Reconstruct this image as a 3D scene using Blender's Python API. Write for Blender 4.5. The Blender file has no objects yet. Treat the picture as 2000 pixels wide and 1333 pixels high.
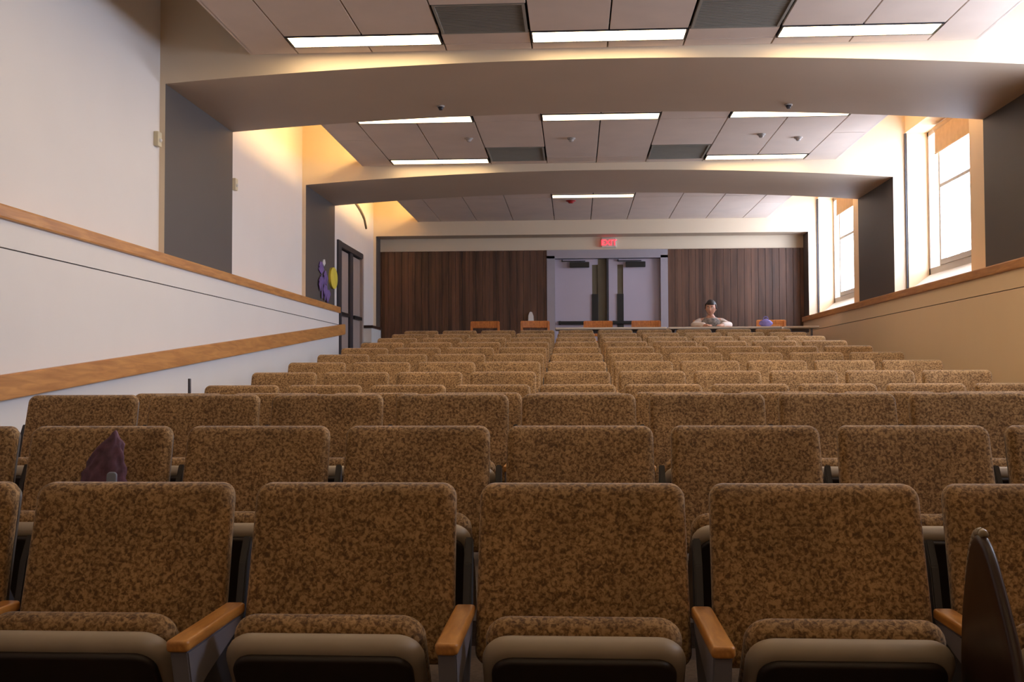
import bpy, bmesh, math, random
from mathutils import Vector, Matrix, noise as mnoise

random.seed(7)
PI = math.pi
H = 1.2                     # the eye stands this far above the front floor; heights below are "eye heights" + H
scene = bpy.context.scene
COL = scene.collection

# ------------------------------------------------------------------ camera
F_PX = 2115.0
cam_d = bpy.data.cameras.new('camera')
cam_d.sensor_width = 36.0
cam_d.lens = 36.0 * F_PX / 2000.0
cam_d.clip_start = 0.05
cam_d.clip_end = 200
cam = bpy.data.objects.new('camera', cam_d)
COL.objects.link(cam)
YAW, PITCH, ROLL = 0.0581, 0.0353, -0.0033
fw = Vector((-math.sin(YAW) * math.cos(PITCH), math.cos(YAW) * math.cos(PITCH), math.sin(PITCH)))
rt = Vector((math.cos(YAW), math.sin(YAW), 0))
up = rt.cross(fw)
rt2 = rt * math.cos(ROLL) + up * math.sin(ROLL)
up2 = -rt * math.sin(ROLL) + up * math.cos(ROLL)
m = Matrix((rt2, up2, -fw)).transposed().to_4x4()
m.translation = Vector((0, 0, H))
cam.matrix_world = m
scene.camera = cam

# ------------------------------------------------------------------ world, daylight, exposure
w = bpy.data.worlds.new('sky')
scene.world = w
w.use_nodes = True
bg = w.node_tree.nodes['Background']
bg.inputs[0].default_value = (0.80, 0.83, 1.0, 1)
SKY = 14.5
bg.inputs[1].default_value = SKY
LAMP = 13.0                 # ceiling fixtures
COVE = 85.0                 # cove strips
WARM = (1.0, 0.74, 0.43, 1)
vs = scene.view_settings
vs.view_transform = 'Standard'
vs.look = 'None'
vs.exposure = 0.40
vs.gamma = 1.0
vs.use_curve_mapping = False
try:
    scene.cycles.use_denoising = True
    scene.cycles.max_bounces = 10
    scene.cycles.diffuse_bounces = 6
    scene.cycles.transparent_max_bounces = 12
    scene.cycles.sample_clamp_indirect = 6.0
    scene.cycles.caustics_reflective = False
    scene.cycles.caustics_refractive = False
except Exception:
    pass

# ------------------------------------------------------------------ room numbers
XL, XR = -3.383, 3.899          # inner faces of the piers
WL, WR = -3.43, 4.05            # wall planes
GLX = 4.35                      # window glass plane
Y1A, Y1B, Y2A, Y2B, Y3 = 8.73, 10.50, 13.43, 15.08, 18.27
Y0A, Y0B = 4.03, 5.80
YM, YN = -0.67, 1.10
YW = 18.72                      # timber rear wall
YF = -4.0
ZC = 2.464 + H                  # beam springing
ZT = 2.69 + H                   # panel underside
ZS = 3.35 + H                   # slab
XC = 0.275
PLAT = -0.03 + H                # rear platform

# =================================================================== helpers
def mat_new(name):
    mt = bpy.data.materials.new(name)
    mt.use_nodes = True
    nt = mt.node_tree
    return mt, nt, nt.nodes['Principled BSDF']

def nd(nt, kind, **kw):
    n = nt.nodes.new(kind)
    for k, v in kw.items():
        if k in n.inputs.keys():
            n.inputs[k].default_value = v
        else:
            setattr(n, k, v)
    return n

def plain(name, rgb, rough=0.5, metal=0.0, var=0.06, scale=6.0, bump=0.0, bscale=80.0, spec=0.5):
    mt, nt, b = mat_new(name)
    tc = nd(nt, 'ShaderNodeTexCoord')
    n = nd(nt, 'ShaderNodeTexNoise', Scale=scale, Detail=4.0)
    nt.links.new(tc.outputs['Object'], n.inputs['Vector'])
    r = nd(nt, 'ShaderNodeValToRGB')
    r.color_ramp.elements[0].position = 0.3
    r.color_ramp.elements[1].position = 0.7
    r.color_ramp.elements[0].color = tuple(c * (1 - var) for c in rgb) + (1,)
    r.color_ramp.elements[1].color = tuple(min(1, c * (1 + var)) for c in rgb) + (1,)
    nt.links.new(n.outputs['Fac'], r.inputs['Fac'])
    nt.links.new(r.outputs['Color'], b.inputs['Base Color'])
    b.inputs['Roughness'].default_value = rough
    b.inputs['Metallic'].default_value = metal
    b.inputs['Specular IOR Level'].default_value = spec
    if bump:
        n2 = nd(nt, 'ShaderNodeTexNoise', Scale=bscale, Detail=3.0)
        nt.links.new(tc.outputs['Object'], n2.inputs['Vector'])
        bp = nd(nt, 'ShaderNodeBump', Strength=bump, Distance=0.004)
        nt.links.new(n2.outputs['Fac'], bp.inputs['Height'])
        nt.links.new(bp.outputs['Normal'], b.inputs['Normal'])
    return mt

def wood(name, dark, light, axis='Y', scale=9.0, stretch=0.08, rough=0.4):
    mt, nt, b = mat_new(name)
    tc = nd(nt, 'ShaderNodeTexCoord')
    mp = nd(nt, 'ShaderNodeMapping')
    s = [1.0, 1.0, 1.0]
    s['XYZ'.index(axis)] = stretch
    mp.inputs['Scale'].default_value = s
    nt.links.new(tc.outputs['Object'], mp.inputs['Vector'])
    n = nd(nt, 'ShaderNodeTexNoise', Scale=scale * 4, Detail=6.0, Distortion=0.6)
    nt.links.new(mp.outputs['Vector'], n.inputs['Vector'])
    r = nd(nt, 'ShaderNodeValToRGB')
    r.color_ramp.elements[0].position = 0.32
    r.color_ramp.elements[1].position = 0.68
    r.color_ramp.elements[0].color = dark + (1,)
    r.color_ramp.elements[1].color = light + (1,)
    nt.links.new(n.outputs['Fac'], r.inputs['Fac'])
    nt.links.new(r.outputs['Color'], b.inputs['Base Color'])
    b.inputs['Roughness'].default_value = rough
    return mt

def fabric(name):
    mt, nt, b = mat_new(name)
    tc = nd(nt, 'ShaderNodeTexCoord')
    oi = nd(nt, 'ShaderNodeObjectInfo')
    sc = nd(nt, 'ShaderNodeVectorMath', operation='SCALE')
    sc.inputs['Scale'].default_value = 37.0
    cx = nd(nt, 'ShaderNodeCombineXYZ')
    for i in range(3):
        nt.links.new(oi.outputs['Random'], cx.inputs[i])
    nt.links.new(cx.outputs['Vector'], sc.inputs[0])
    ad = nd(nt, 'ShaderNodeVectorMath', operation='ADD')
    nt.links.new(tc.outputs['Object'], ad.inputs[0])
    nt.links.new(sc.outputs['Vector'], ad.inputs[1])
    n = nd(nt, 'ShaderNodeTexNoise', Scale=105.0, Detail=2.0, Roughness=0.6, Distortion=0.5)
    nt.links.new(ad.outputs['Vector'], n.inputs['Vector'])
    r = nd(nt, 'ShaderNodeValToRGB')
    e = r.color_ramp.elements
    e[0].position = 0.34
    e[0].color = (0.125, 0.067, 0.031, 1)
    e[1].position = 0.62
    e[1].color = (0.46, 0.282, 0.130, 1)
    k = e.new(0.46)
    k.color = (0.242, 0.136, 0.056, 1)
    nt.links.new(n.outputs['Fac'], r.inputs['Fac'])
    # broad wear variation
    n3 = nd(nt, 'ShaderNodeTexNoise', Scale=7.0, Detail=2.0)
    nt.links.new(ad.outputs['Vector'], n3.inputs['Vector'])
    mr = nd(nt, 'ShaderNodeMapRange')
    mr.inputs['From Min'].default_value = 0.3
    mr.inputs['From Max'].default_value = 0.7
    mr.inputs['To Min'].default_value = 0.85
    mr.inputs['To Max'].default_value = 1.15
    nt.links.new(n3.outputs['Fac'], mr.inputs['Value'])
    vm = nd(nt, 'ShaderNodeVectorMath', operation='SCALE')
    nt.links.new(r.outputs['Color'], vm.inputs[0])
    nt.links.new(mr.outputs['Result'], vm.inputs['Scale'])
    nt.links.new(vm.outputs['Vector'], b.inputs['Base Color'])
    b.inputs['Roughness'].default_value = 0.95
    b.inputs['Specular IOR Level'].default_value = 0.15
    b.inputs['Sheen Weight'].default_value = 0.25
    bp = nd(nt, 'ShaderNodeBump', Strength=0.4, Distance=0.003)
    nt.links.new(n.outputs['Fac'], bp.inputs['Height'])
    nt.links.new(bp.outputs['Normal'], b.inputs['Normal'])
    return mt

def emit(name, rgb, strength):
    mt, nt, b = mat_new(name)
    b.inputs['Base Color'].default_value = tuple(rgb[:3]) + (1,)
    b.inputs['Emission Color'].default_value = tuple(rgb[:3]) + (1,)
    b.inputs['Emission Strength'].default_value = strength
    return mt

def glassmat(name):
    mt = bpy.data.materials.new(name)
    mt.use_nodes = True
    nt = mt.node_tree
    nt.nodes.clear()
    o = nd(nt, 'ShaderNodeOutputMaterial')
    t = nd(nt, 'ShaderNodeBsdfTransparent')
    t.inputs[0].default_value = (0.93, 0.96, 0.97, 1)
    g = nd(nt, 'ShaderNodeBsdfGlossy')
    g.inputs['Roughness'].default_value = 0.02
    mx = nd(nt, 'ShaderNodeMixShader')
    mx.inputs[0].default_value = 0.05
    nt.links.new(t.outputs[0], mx.inputs[1])
    nt.links.new(g.outputs[0], mx.inputs[2])
    nt.links.new(mx.outputs[0], o.inputs[0])
    return mt

M = {}
M['wall'] = plain('wall_paint', (0.74, 0.71, 0.69), 0.6, var=0.02, scale=1.2)
M['wallR'] = plain('right_wall_paint', (0.86, 0.64, 0.40), 0.55, var=0.02, scale=1.2)
M['cream'] = plain('beam_cream', (0.74, 0.62, 0.46), 0.6, var=0.02, scale=1.0)
M['dark'] = plain('taupe_paint', (0.083, 0.068, 0.060), 0.55, var=0.03, scale=1.5)
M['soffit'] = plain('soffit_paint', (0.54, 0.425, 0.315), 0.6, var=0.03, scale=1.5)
M['tile'] = plain('ceiling_panel', (0.74, 0.62, 0.53), 0.9, var=0.04, scale=3.0, bump=0.2, bscale=200)
M['void'] = plain('void_dark', (0.02, 0.018, 0.016), 0.9, var=0.02)
M['slab'] = plain('slab_paint', (0.70, 0.64, 0.52), 0.8, var=0.03)
M['vent'] = plain('vent_grey', (0.30, 0.285, 0.245), 0.6, var=0.04)
M['oak'] = wood('oak_varnish', (0.42, 0.18, 0.05), (0.62, 0.30, 0.09), 'Y', 8, 0.10, 0.35)
M['oakarm'] = wood('oak_armrest', (0.40, 0.155, 0.035), (0.66, 0.30, 0.07), 'Y', 14, 0.12, 0.35)
M['chairwood'] = wood('cherry_varnish', (0.42, 0.12, 0.025), (0.66, 0.24, 0.05), 'Z', 12, 0.2, 0.4)
M['carpet'] = plain('carpet_brown', (0.10, 0.065, 0.045), 0.95, var=0.25, scale=60, bump=0.4, bscale=150)
M['platform'] = plain('platform_vinyl', (0.30, 0.22, 0.15), 0.5, var=0.1, scale=5)
M['fabric'] = fabric('speckled_tan_fabric')
M['shell'] = plain('seat_shell_plastic', (0.10, 0.075, 0.055), 0.45, var=0.05, scale=10)
M['rim'] = plain('seat_rim_plastic', (0.40, 0.32, 0.235), 0.5, var=0.04, scale=12)
M['pan'] = plain('seat_pan_dark', (0.022, 0.012, 0.008), 0.5, var=0.1, scale=12)
M['metal'] = plain('standard_metal', (0.055, 0.052, 0.06), 0.45, metal=0.3, var=0.05)
M['greymetal'] = plain('bracket_metal', (0.26, 0.25, 0.29), 0.45, metal=0.3, var=0.05)
M['black'] = plain('black_plastic', (0.012, 0.012, 0.012), 0.4, var=0.1)
M['tablet'] = plain('tablet_laminate', (0.035, 0.014, 0.008), 0.35, var=0.15, scale=20)
M['tabletrim'] = plain('tablet_rim', (0.32, 0.24, 0.15), 0.5, var=0.05)
M['winframe'] = plain('window_frame_paint', (0.42, 0.38, 0.35), 0.45, var=0.03)
M['darktrim'] = plain('dark_trim', (0.035, 0.03, 0.035), 0.5, var=0.05)
M['door'] = plain('door_paint', (0.47, 0.42, 0.50), 0.45, var=0.03, scale=2)
M['doorframe'] = plain('door_frame_paint', (0.36, 0.33, 0.37), 0.45, var=0.03)
M['olive'] = plain('door_edge_olive', (0.12, 0.095, 0.055), 0.5, var=0.05)
M['sidedoor'] = plain('side_door_paint', (0.36, 0.29, 0.26), 0.5, var=0.03)
M['blind'] = plain('blind_cloth', (0.55, 0.36, 0.20), 0.8, var=0.08, scale=10)
M['glass'] = glassmat('window_glass')
M['white'] = plain('white_enamel', (0.75, 0.73, 0.70), 0.4, var=0.02)
M['creamplastic'] = plain('cream_plastic', (0.62, 0.55, 0.38), 0.4, var=0.02)
M['lamp'] = emit('lamp_diffuser', WARM, LAMP)
M['lampoff'] = plain('lamp_diffuser_unlit', (0.8, 0.8, 0.75), 0.5)
M['lampdim'] = emit('lamp_diffuser_weak', WARM, LAMP * 0.42)
M['cove'] = emit('cove_tube', (1.0, 0.62, 0.24), COVE)
M['coveweak'] = emit('cove_tube_weak', (1.0, 0.62, 0.24), COVE * 0.3)
M['exitred'] = emit('exit_red', (1.0, 0.03, 0.05), 2.2)
M['exitface'] = plain('exit_face', (0.80, 0.50, 0.44), 0.4, var=0.02)
M['red'] = plain('alarm_red', (0.35, 0.01, 0.01), 0.4)
M['purple'] = plain('purple_cloth', (0.125, 0.055, 0.085), 0.8, var=0.4, scale=30)
M['paleblue'] = plain('pale_blue_cloth', (0.25, 0.28, 0.36), 0.8)
M['violet'] = plain('violet_paper', (0.17, 0.10, 0.30), 0.6, var=0.3, scale=20)
M['yellow'] = plain('yellow_paper', (0.72, 0.58, 0.06), 0.6, var=0.1)
M['bluebag'] = plain('lavender_blue_cloth', (0.26, 0.22, 0.60), 0.7, var=0.2, scale=20)
M['laminate'] = plain('table_laminate', (0.72, 0.60, 0.47), 0.4, var=0.04)
M['skin'] = plain('skin', (0.58, 0.30, 0.20), 0.5, var=0.08, scale=20)
M['hair'] = plain('dark_hair', (0.02, 0.013, 0.01), 0.5, var=0.3, scale=40)
M['jacket'] = plain('pale_sleeve', (0.72, 0.62, 0.55), 0.8, var=0.06, scale=15)
M['vest'] = plain('grey_patterned_knit', (0.24, 0.20, 0.17), 0.9, var=0.55, scale=28)
M['jeans'] = plain('dark_trousers', (0.03, 0.035, 0.06), 0.8)
M['eye'] = plain('eye', (0.03, 0.02, 0.015), 0.2)
M['lip'] = plain('lip', (0.42, 0.12, 0.09), 0.5)

# walnut planks
def planks():
    mt, nt, b = mat_new('walnut_planks')
    tc = nd(nt, 'ShaderNodeTexCoord')
    sp = nd(nt, 'ShaderNodeSeparateXYZ')
    nt.links.new(tc.outputs['Object'], sp.inputs[0])
    mu = nd(nt, 'ShaderNodeMath', operation='MULTIPLY')
    mu.inputs[1].default_value = 1 / 0.118
    nt.links.new(sp.outputs['X'], mu.inputs[0])
    fl = nd(nt, 'ShaderNodeMath', operation='FLOOR')
    nt.links.new(mu.outputs[0], fl.inputs[0])
    wn = nd(nt, 'ShaderNodeTexWhiteNoise', noise_dimensions='1D')
    nt.links.new(fl.outputs[0], wn.inputs['W'])
    mp = nd(nt, 'ShaderNodeMapping')
    mp.inputs['Scale'].default_value = (14, 14, 0.9)
    nt.links.new(tc.outputs['Object'], mp.inputs['Vector'])
    n = nd(nt, 'ShaderNodeTexNoise', Scale=1.6, Detail=6.0, Distortion=0.8)
    nt.links.new(mp.outputs['Vector'], n.inputs['Vector'])
    mx = nd(nt, 'ShaderNodeMath', operation='ADD')
    mq = nd(nt, 'ShaderNodeMath', operation='MULTIPLY')
    mq.inputs[1].default_value = 0.45
    nt.links.new(wn.outputs['Value'], mq.inputs[0])
    nt.links.new(mq.outputs[0], mx.inputs[0])
    nt.links.new(n.outputs['Fac'], mx.inputs[1])
    r = nd(nt, 'ShaderNodeValToRGB')
    r.color_ramp.elements[0].position = 0.4
    r.color_ramp.elements[0].color = (0.045, 0.018, 0.008, 1)
    r.color_ramp.elements[1].position = 1.0
    r.color_ramp.elements[1].color = (0.145, 0.066, 0.036, 1)
    nt.links.new(mx.outputs[0], r.inputs['Fac'])
    nt.links.new(r.outputs['Color'], b.inputs['Base Color'])
    b.inputs['Roughness'].default_value = 0.55
    return mt
M['planks'] = planks()

# ------------------------------------------------------------------ mesh builder
class MB:
    def __init__(self):
        self.bm = bmesh.new()
        self.mats = []
    def mi(self, mat):
        if mat not in self.mats:
            self.mats.append(mat)
        return self.mats.index(mat)
    def box(self, x0, x1, y0, y1, z0, z1, mat=None, bev=0.0, face_mats=None):
        """face_mats: dict of '-x','+x',... -> material"""
        b = bmesh.new()
        bmesh.ops.create_cube(b, size=1)
        for v in b.verts:
            v.co = Vector(((x0 + x1) / 2 + v.co.x * (x1 - x0), (y0 + y1) / 2 + v.co.y * (y1 - y0), (z0 + z1) / 2 + v.co.z * (z1 - z0)))
        if bev:
            bmesh.ops.bevel(b, geom=b.edges[:], offset=bev, segments=2, affect='EDGES', profile=0.6)
        self.absorb(b, mat, face_mats)
        return self
    def absorb(self, b, mat=None, face_mats=None, smooth=False):
        b.normal_update()
        base = self.mi(mat) if mat else 0
        mp = {}
        for v in b.verts:
            mp[v] = self.bm.verts.new(v.co)
        for f in b.faces:
            try:
                g = self.bm.faces.new([mp[v] for v in f.verts])
            except ValueError:
                continue
            g.smooth = smooth
            g.material_index = base
            if face_mats:
                n = f.normal
                for key, mm in face_mats.items():
                    ax = 'xyz'.index(key[1])
                    s = 1 if key[0] == '+' else -1
                    if n[ax] * s > 0.7:
                        g.material_index = self.mi(mm)
        b.free()
    def cyl(self, p0, p1, r0, r1=None, mat=None, seg=16, caps=True):
        r1 = r0 if r1 is None else r1
        p0, p1 = Vector(p0), Vector(p1)
        d = (p1 - p0)
        L = d.length
        q = d.to_track_quat('Z', 'Y').to_matrix().to_4x4()
        b = bmesh.new()
        bmesh.ops.create_cone(b, cap_ends=caps, segments=seg, radius1=r0, radius2=r1, depth=L)
        bmesh.ops.transform(b, matrix=Matrix.Translation((p0 + p1) / 2) @ q, verts=b.verts)
        self.absorb(b, mat, smooth=True)
        return self
    def prism(self, poly, axis, a0, a1, mat=None, bev=0.0, smooth=False):
        """poly of 2D points in the plane normal to axis, extruded from a0 to a1"""
        b = bmesh.new()
        def P(u, v, a):
            return {'x': Vector((a, u, v)), 'y': Vector((u, a, v)), 'z': Vector((u, v, a))}[axis]
        lo = [b.verts.new(P(u, v, a0)) for u, v in poly]
        hi = [b.verts.new(P(u, v, a1)) for u, v in poly]
        b.faces.new(lo)
        b.faces.new(hi[::-1])
        n = len(poly)
        for i in range(n):
            b.faces.new([lo[i], hi[i], hi[(i + 1) % n], lo[(i + 1) % n]])
        bmesh.ops.recalc_face_normals(b, faces=b.faces[:])
        if bev:
            bmesh.ops.bevel(b, geom=b.edges[:], offset=bev, segments=2, affect='EDGES')
        self.absorb(b, mat, smooth=smooth)
        return self
    def sphere(self, c, r, mat=None, sx=1, sy=1, sz=1, seg=20, rings=12):
        b = bmesh.new()
        bmesh.ops.create_uvsphere(b, u_segments=seg, v_segments=rings, radius=r)
        for v in b.verts:
            v.co = Vector((c[0] + v.co.x * sx, c[1] + v.co.y * sy, c[2] + v.co.z * sz))
        self.absorb(b, mat, smooth=True)
        return self
    def build(self, name, mat=None, parent=None, auto=False):
        bmesh.ops.recalc_face_normals(self.bm, faces=self.bm.faces[:])
        me = bpy.data.meshes.new(name)
        self.bm.to_mesh(me)
        self.bm.free()
        if self.mats:
            for mm in self.mats:
                me.materials.append(mm)
        elif mat:
            me.materials.append(mat)
        o = bpy.data.objects.new(name, me)
        COL.objects.link(o)
        if parent:
            o.parent = parent
        return o

def rrect(w, h, r, inset, n=7):
    """rounded rectangle outline centred on 0; always 4*(n+1) points"""
    hw, hh = w / 2 - inset, h / 2 - inset
    r = max(0.002, min(r - inset, hw * 0.98, hh * 0.98))
    pts = []
    for k, (cx, cy) in enumerate([(hw - r, hh - r), (-hw + r, hh - r), (-hw + r, -hh + r), (hw - r, -hh + r)]):
        for i in range(n + 1):
            a = PI / 2 * k + PI / 2 * i / n
            pts.append((cx + r * math.cos(a), cy + r * math.sin(a)))
    return pts

def slab(mb, w, h, t, r, er, mat=None, bulge=0.0, fn=None, outline=None, n=7):
    """soft rounded slab: u across, v up, d depth (front at -t/2); fn maps (u,v,d)->Vector"""
    outline = outline or (lambda ins: rrect(w, h, r, ins, n))
    fn = fn or (lambda u, v, d: Vector((u, d, v)))
    b = bmesh.new()
    hs = t / 2
    er = min(er, hs * 0.999)
    prof = []
    mx = min(w, h) / 2
    for fr in (0.75, 0.5, 0.25):
        prof.append((er + (mx - er) * fr, -hs - bulge * (1 - (1 - fr) ** 2) * 0.9))
    for i in range(5):
        a = PI / 2 * i / 4
        prof.append((er * (1 - math.sin(a)), -hs + er * (1 - math.cos(a))))
    for i in range(5):
        a = PI / 2 * i / 4
        prof.append((er * (1 - math.cos(a)), hs - er * (1 - math.sin(a))))
    for fr in (0.25, 0.5, 0.75):
        prof.append((er + (mx - er) * fr, hs))
    rings = []
    for ins, d in prof:
        rings.append([b.verts.new(fn(u, v, d)) for u, v in outline(ins)])
    c0 = b.verts.new(fn(0, 0, -hs - bulge))
    c1 = b.verts.new(fn(0, 0, hs))
    N = len(rings[0])
    for a, c in zip(rings, rings[1:]):
        for i in range(N):
            j = (i + 1) % N
            b.faces.new([a[i], a[j], c[j], c[i]])
    for i in range(N):
        j = (i + 1) % N
        b.faces.new([c0, rings[0][j], rings[0][i]])
        b.faces.new([c1, rings[-1][i], rings[-1][j]])
    mb.absorb(b, mat, smooth=True)
    return mb

def tag(o, label=None, cat=None, group=None, kind=None):
    if label: o['label'] = label
    if cat: o['category'] = cat
    if group: o['group'] = group
    if kind: o['kind'] = kind
    return o

def empty(name, loc=(0, 0, 0), rz=0):
    o = bpy.data.objects.new(name, None)
    o.empty_display_size = 0.1
    COL.objects.link(o)
    o.location = loc
    o.rotation_euler = (0, 0, rz)
    return o

def struct(o, label=None, cat=None):
    o['kind'] = 'structure'
    if label: o['label'] = label
    if cat: o['category'] = cat
    return o

KIDS = {}
def kids(o):
    return [c for c in bpy.data.objects if c.parent == o]

def copy_tree(o, parent=None, skip=()):
    c = o.copy()
    COL.objects.link(c)
    c.parent = parent
    for ch in KIDS.setdefault(o.name, [k for k in kids(o)]):
        if ch.name.split('.')[0] in skip:
            continue
        copy_tree(ch, c)
    return c

# =================================================================== SETTING
ROWS = []   # (Y, floor z)
for k in range(3):
    ROWS.append((2.642 + 1.038 * k, H - 0.253 + 0.0946 * k - 0.85))
ROWS.append((5.868, 0.278))
for j in range(9):
    ROWS.append((7.0126 + 1.038 * j, H - 0.0341 + 0.0909 * j - 0.85))

# floor: tiers as one profile extruded across the room
prof = [(YF, 0.0)]
zprev = 0.0
for (Y, z) in ROWS:
    ys = Y - 0.60
    prof += [(ys, zprev), (ys, z)]
    zprev = z
prof += [(15.72, zprev), (15.72, PLAT), (YW + 0.3, PLAT), (YW + 0.3, -0.3), (YF, -0.3)]
f = MB()
f.prism(prof, 'x', WL - 0.3, WR + 0.6, M['carpet'])
struct(f.build('floor'), 'dark carpeted tiers rising to the rear platform', 'floor')

# slab ceiling
struct(MB().box(WL - 0.3, WR + 0.6, YF - 0.2, YW + 0.3, ZS, ZS + 0.2, M['slab']).build('ceiling'), 'flat white ceiling slab above the panels', 'ceiling')

# left wall with the side doorway in the last bay
DL0, DL1, DLZ = 15.42, 17.38, 2.03 + H
lw = MB()
lw.box(WL - 0.25, WL, YF - 0.2, DL0, -0.3, ZS, M['wall'])
lw.box(WL - 0.25, WL, DL1, YW + 0.3, -0.3, ZS, M['wall'])
lw.box(WL - 0.25, WL, DL0, DL1, DLZ, ZS, M['wall'])
lw.box(WL - 0.25, WL, DL0, DL1, -0.3, PLAT, M['wall'])
struct(lw.build('wall_left'), 'white plastered side wall on the left', 'wall')

# right wall with tall window recesses
WIN = [(2.9, YM + 4.7), (5.87, Y1A), (11.29, Y2A), (15.95, Y3)]
WZ0, WZ1 = 1.03 + H, 3.0 + H
rw = MB()
rw.box(WR, WR + 0.45, YF - 0.2, YW + 0.3, -0.3, WZ0, M['wallR'])
rw.box(WR, WR + 0.45, YF - 0.2, YW + 0.3, WZ1, ZS, M['wallR'])
ya = YF - 0.2
for (a, b_) in sorted(WIN):
    rw.box(WR, WR + 0.45, ya, a, WZ0, WZ1, M['wallR'], face_mats={'+y': M['white']})
    ya = b_
rw.box(WR, WR + 0.45, ya, YW + 0.3, WZ0, WZ1, M['wallR'])
struct(rw.build('wall_right'), 'cream side wall on the right with tall window recesses', 'wall')
struct(MB().box(WL - 0.25, WR + 0.45, YF - 0.2, YF, -0.3, ZS, M['wall']).build('wall_front'), 'white front wall behind the viewer', 'wall')

# rear wall: header + void above doors, planks are trim
DX0, DX1, DZ = -0.39, 1.523, 2.128 + H
rr = MB()
rr.box(WL - 0.25, DX0, YW, YW + 0.3, PLAT - 0.2, ZS, M['cream'])
rr.box(DX1, WR + 0.45, YW, YW + 0.3, PLAT - 0.2, ZS, M['cream'])
rr.box(DX0, DX1, YW, YW + 0.3, DZ, ZS, M['cream'])
struct(rr.build('wall_rear'), 'cream rear wall with a header above the timber boards', 'wall')
for i, (a, b_) in enumerate([(-3.60, -0.478), (1.60, 4.05)]):
    pb = MB()
    x = a
    while x < b_ - 0.01:
        x2 = min(b_, x + 0.118)
        pb.box(x + 0.002, x2 - 0.002, YW - 0.045, YW - 0.001, PLAT, 2.23 + H, M['planks'], bev=0.003)
        x = x2
    struct(pb.build('trim_%d' % (i + 1)), ['dark walnut board panelling left of the rear doors', 'dark walnut board panelling right of the rear doors'][i], 'panelling')

# transverse frames (beam + both piers), arched underside
def frame(idx, y0, y1, crown, label, inL=XL, inR=XR, cor=ZC):
    n = 24
    arc = []
    for i in range(n + 1):
        t = i / n
        x = inL + (inR - inL) * t
        z = cor + (crown - cor) * (1 - (2 * t - 1) ** 2)
        arc.append((x, z))
    b = MB()
    bb = bmesh.new()
    lo, hi, lo2, hi2 = [], [], [], []
    for (x, z) in arc:
        lo.append(bb.verts.new((x, y0, z))); hi.append(bb.verts.new((x, y0, ZS)))
        lo2.append(bb.verts.new((x, y1, z))); hi2.append(bb.verts.new((x, y1, ZS)))
    for i in range(n):
        bb.faces.new([lo[i], lo[i + 1], hi[i + 1], hi[i]])
        bb.faces.new([lo2[i + 1], lo2[i], hi2[i], hi2[i + 1]])
        bb.faces.new([lo[i], lo2[i], lo2[i + 1], lo[i + 1]])
    bmesh.ops.recalc_face_normals(bb, faces=bb.faces[:])
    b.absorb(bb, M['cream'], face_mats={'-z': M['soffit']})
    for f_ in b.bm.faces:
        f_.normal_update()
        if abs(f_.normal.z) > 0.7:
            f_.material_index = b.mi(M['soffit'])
    b.box(WL - 0.02, inL, y0, y1, -0.05, ZS, M['cream'], face_mats={'+x': M['dark']})
    b.box(inR, WR + 0.02, y0, y1, -0.05, ZS, M['cream'], face_mats={'-x': M['dark']})
    return struct(b.build('trim_%d' % idx), label, 'beam')
frame(3, Y1A, Y1B, 2.60 + H, 'nearest wide arched beam with taupe piers')
frame(4, Y2A, Y2B, 2.60 + H, 'second arched beam with taupe piers, behind the nearest one')
frame(5, Y3, YW - 0.05, 2.45 + H, 'flat beam in front of the walnut boards at the rear', cor=2.45 + H)
frame(6, Y0A, Y0B, 2.60 + H, 'arched beam above the first rows, out of frame')
frame(7, YM, YN, 2.60 + H, 'arched beam behind the viewer')

# ---- low side walls, caps, handrail
def lowwall(idx, x0, x1, y0, y1, ztop, zg, mat, face, label):
    b = MB()
    b.box(x0, x1, y0, y1, -0.05, zg - 0.004, mat)
    b.box(x0 if face > 0 else x0 + 0.012, x1 if face < 0 else x1 - 0.012, y0, y1, zg - 0.006, zg + 0.006, M['darktrim'])
    b.box(x0, x1, y0, y1, zg + 0.004, ztop, mat)
    return struct(b.build('trim_%d' % idx), label, 'low wall')
ZR = 1.02 + H
lowwall(8, WL - 0.01, -3.30, YF, 14.98, ZR - 0.085, 0.77 + H, M['wall'], 1, 'white low wall beside the left aisle')
lowwall(9, 3.80, WR + 0.01, YF, Y3, ZR - 0.085, 0.77 + H, M['wallR'], -1, 'cream low wall along the right aisle under the windows')
lowwall(10, WL - 0.01, -3.30, 17.42, Y3, 0.84 + H, 0.6 + H, M['white'], 1, 'short white low wall stub beyond the side doors')
struct(MB().box(WL - 0.01, -3.275, YF, 15.0, ZR - 0.085, ZR, M['oak'], bev=0.012).build('trim_11'), 'oak cap running level along the white left low wall', 'wooden cap')
struct(MB().box(3.775, WR + 0.01, YF, Y3, ZR - 0.085, ZR, M['oak'], bev=0.012).build('trim_12'), 'oak cap running level under the right windows', 'wooden cap')
struct(MB().box(WL - 0.01, -3.275, 17.40, Y3, 0.84 + H, 0.885 + H, M['tablet'], bev=0.006).build('trim_13'), 'dark cap on the short low wall beyond the side doors', 'wooden cap')
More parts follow.
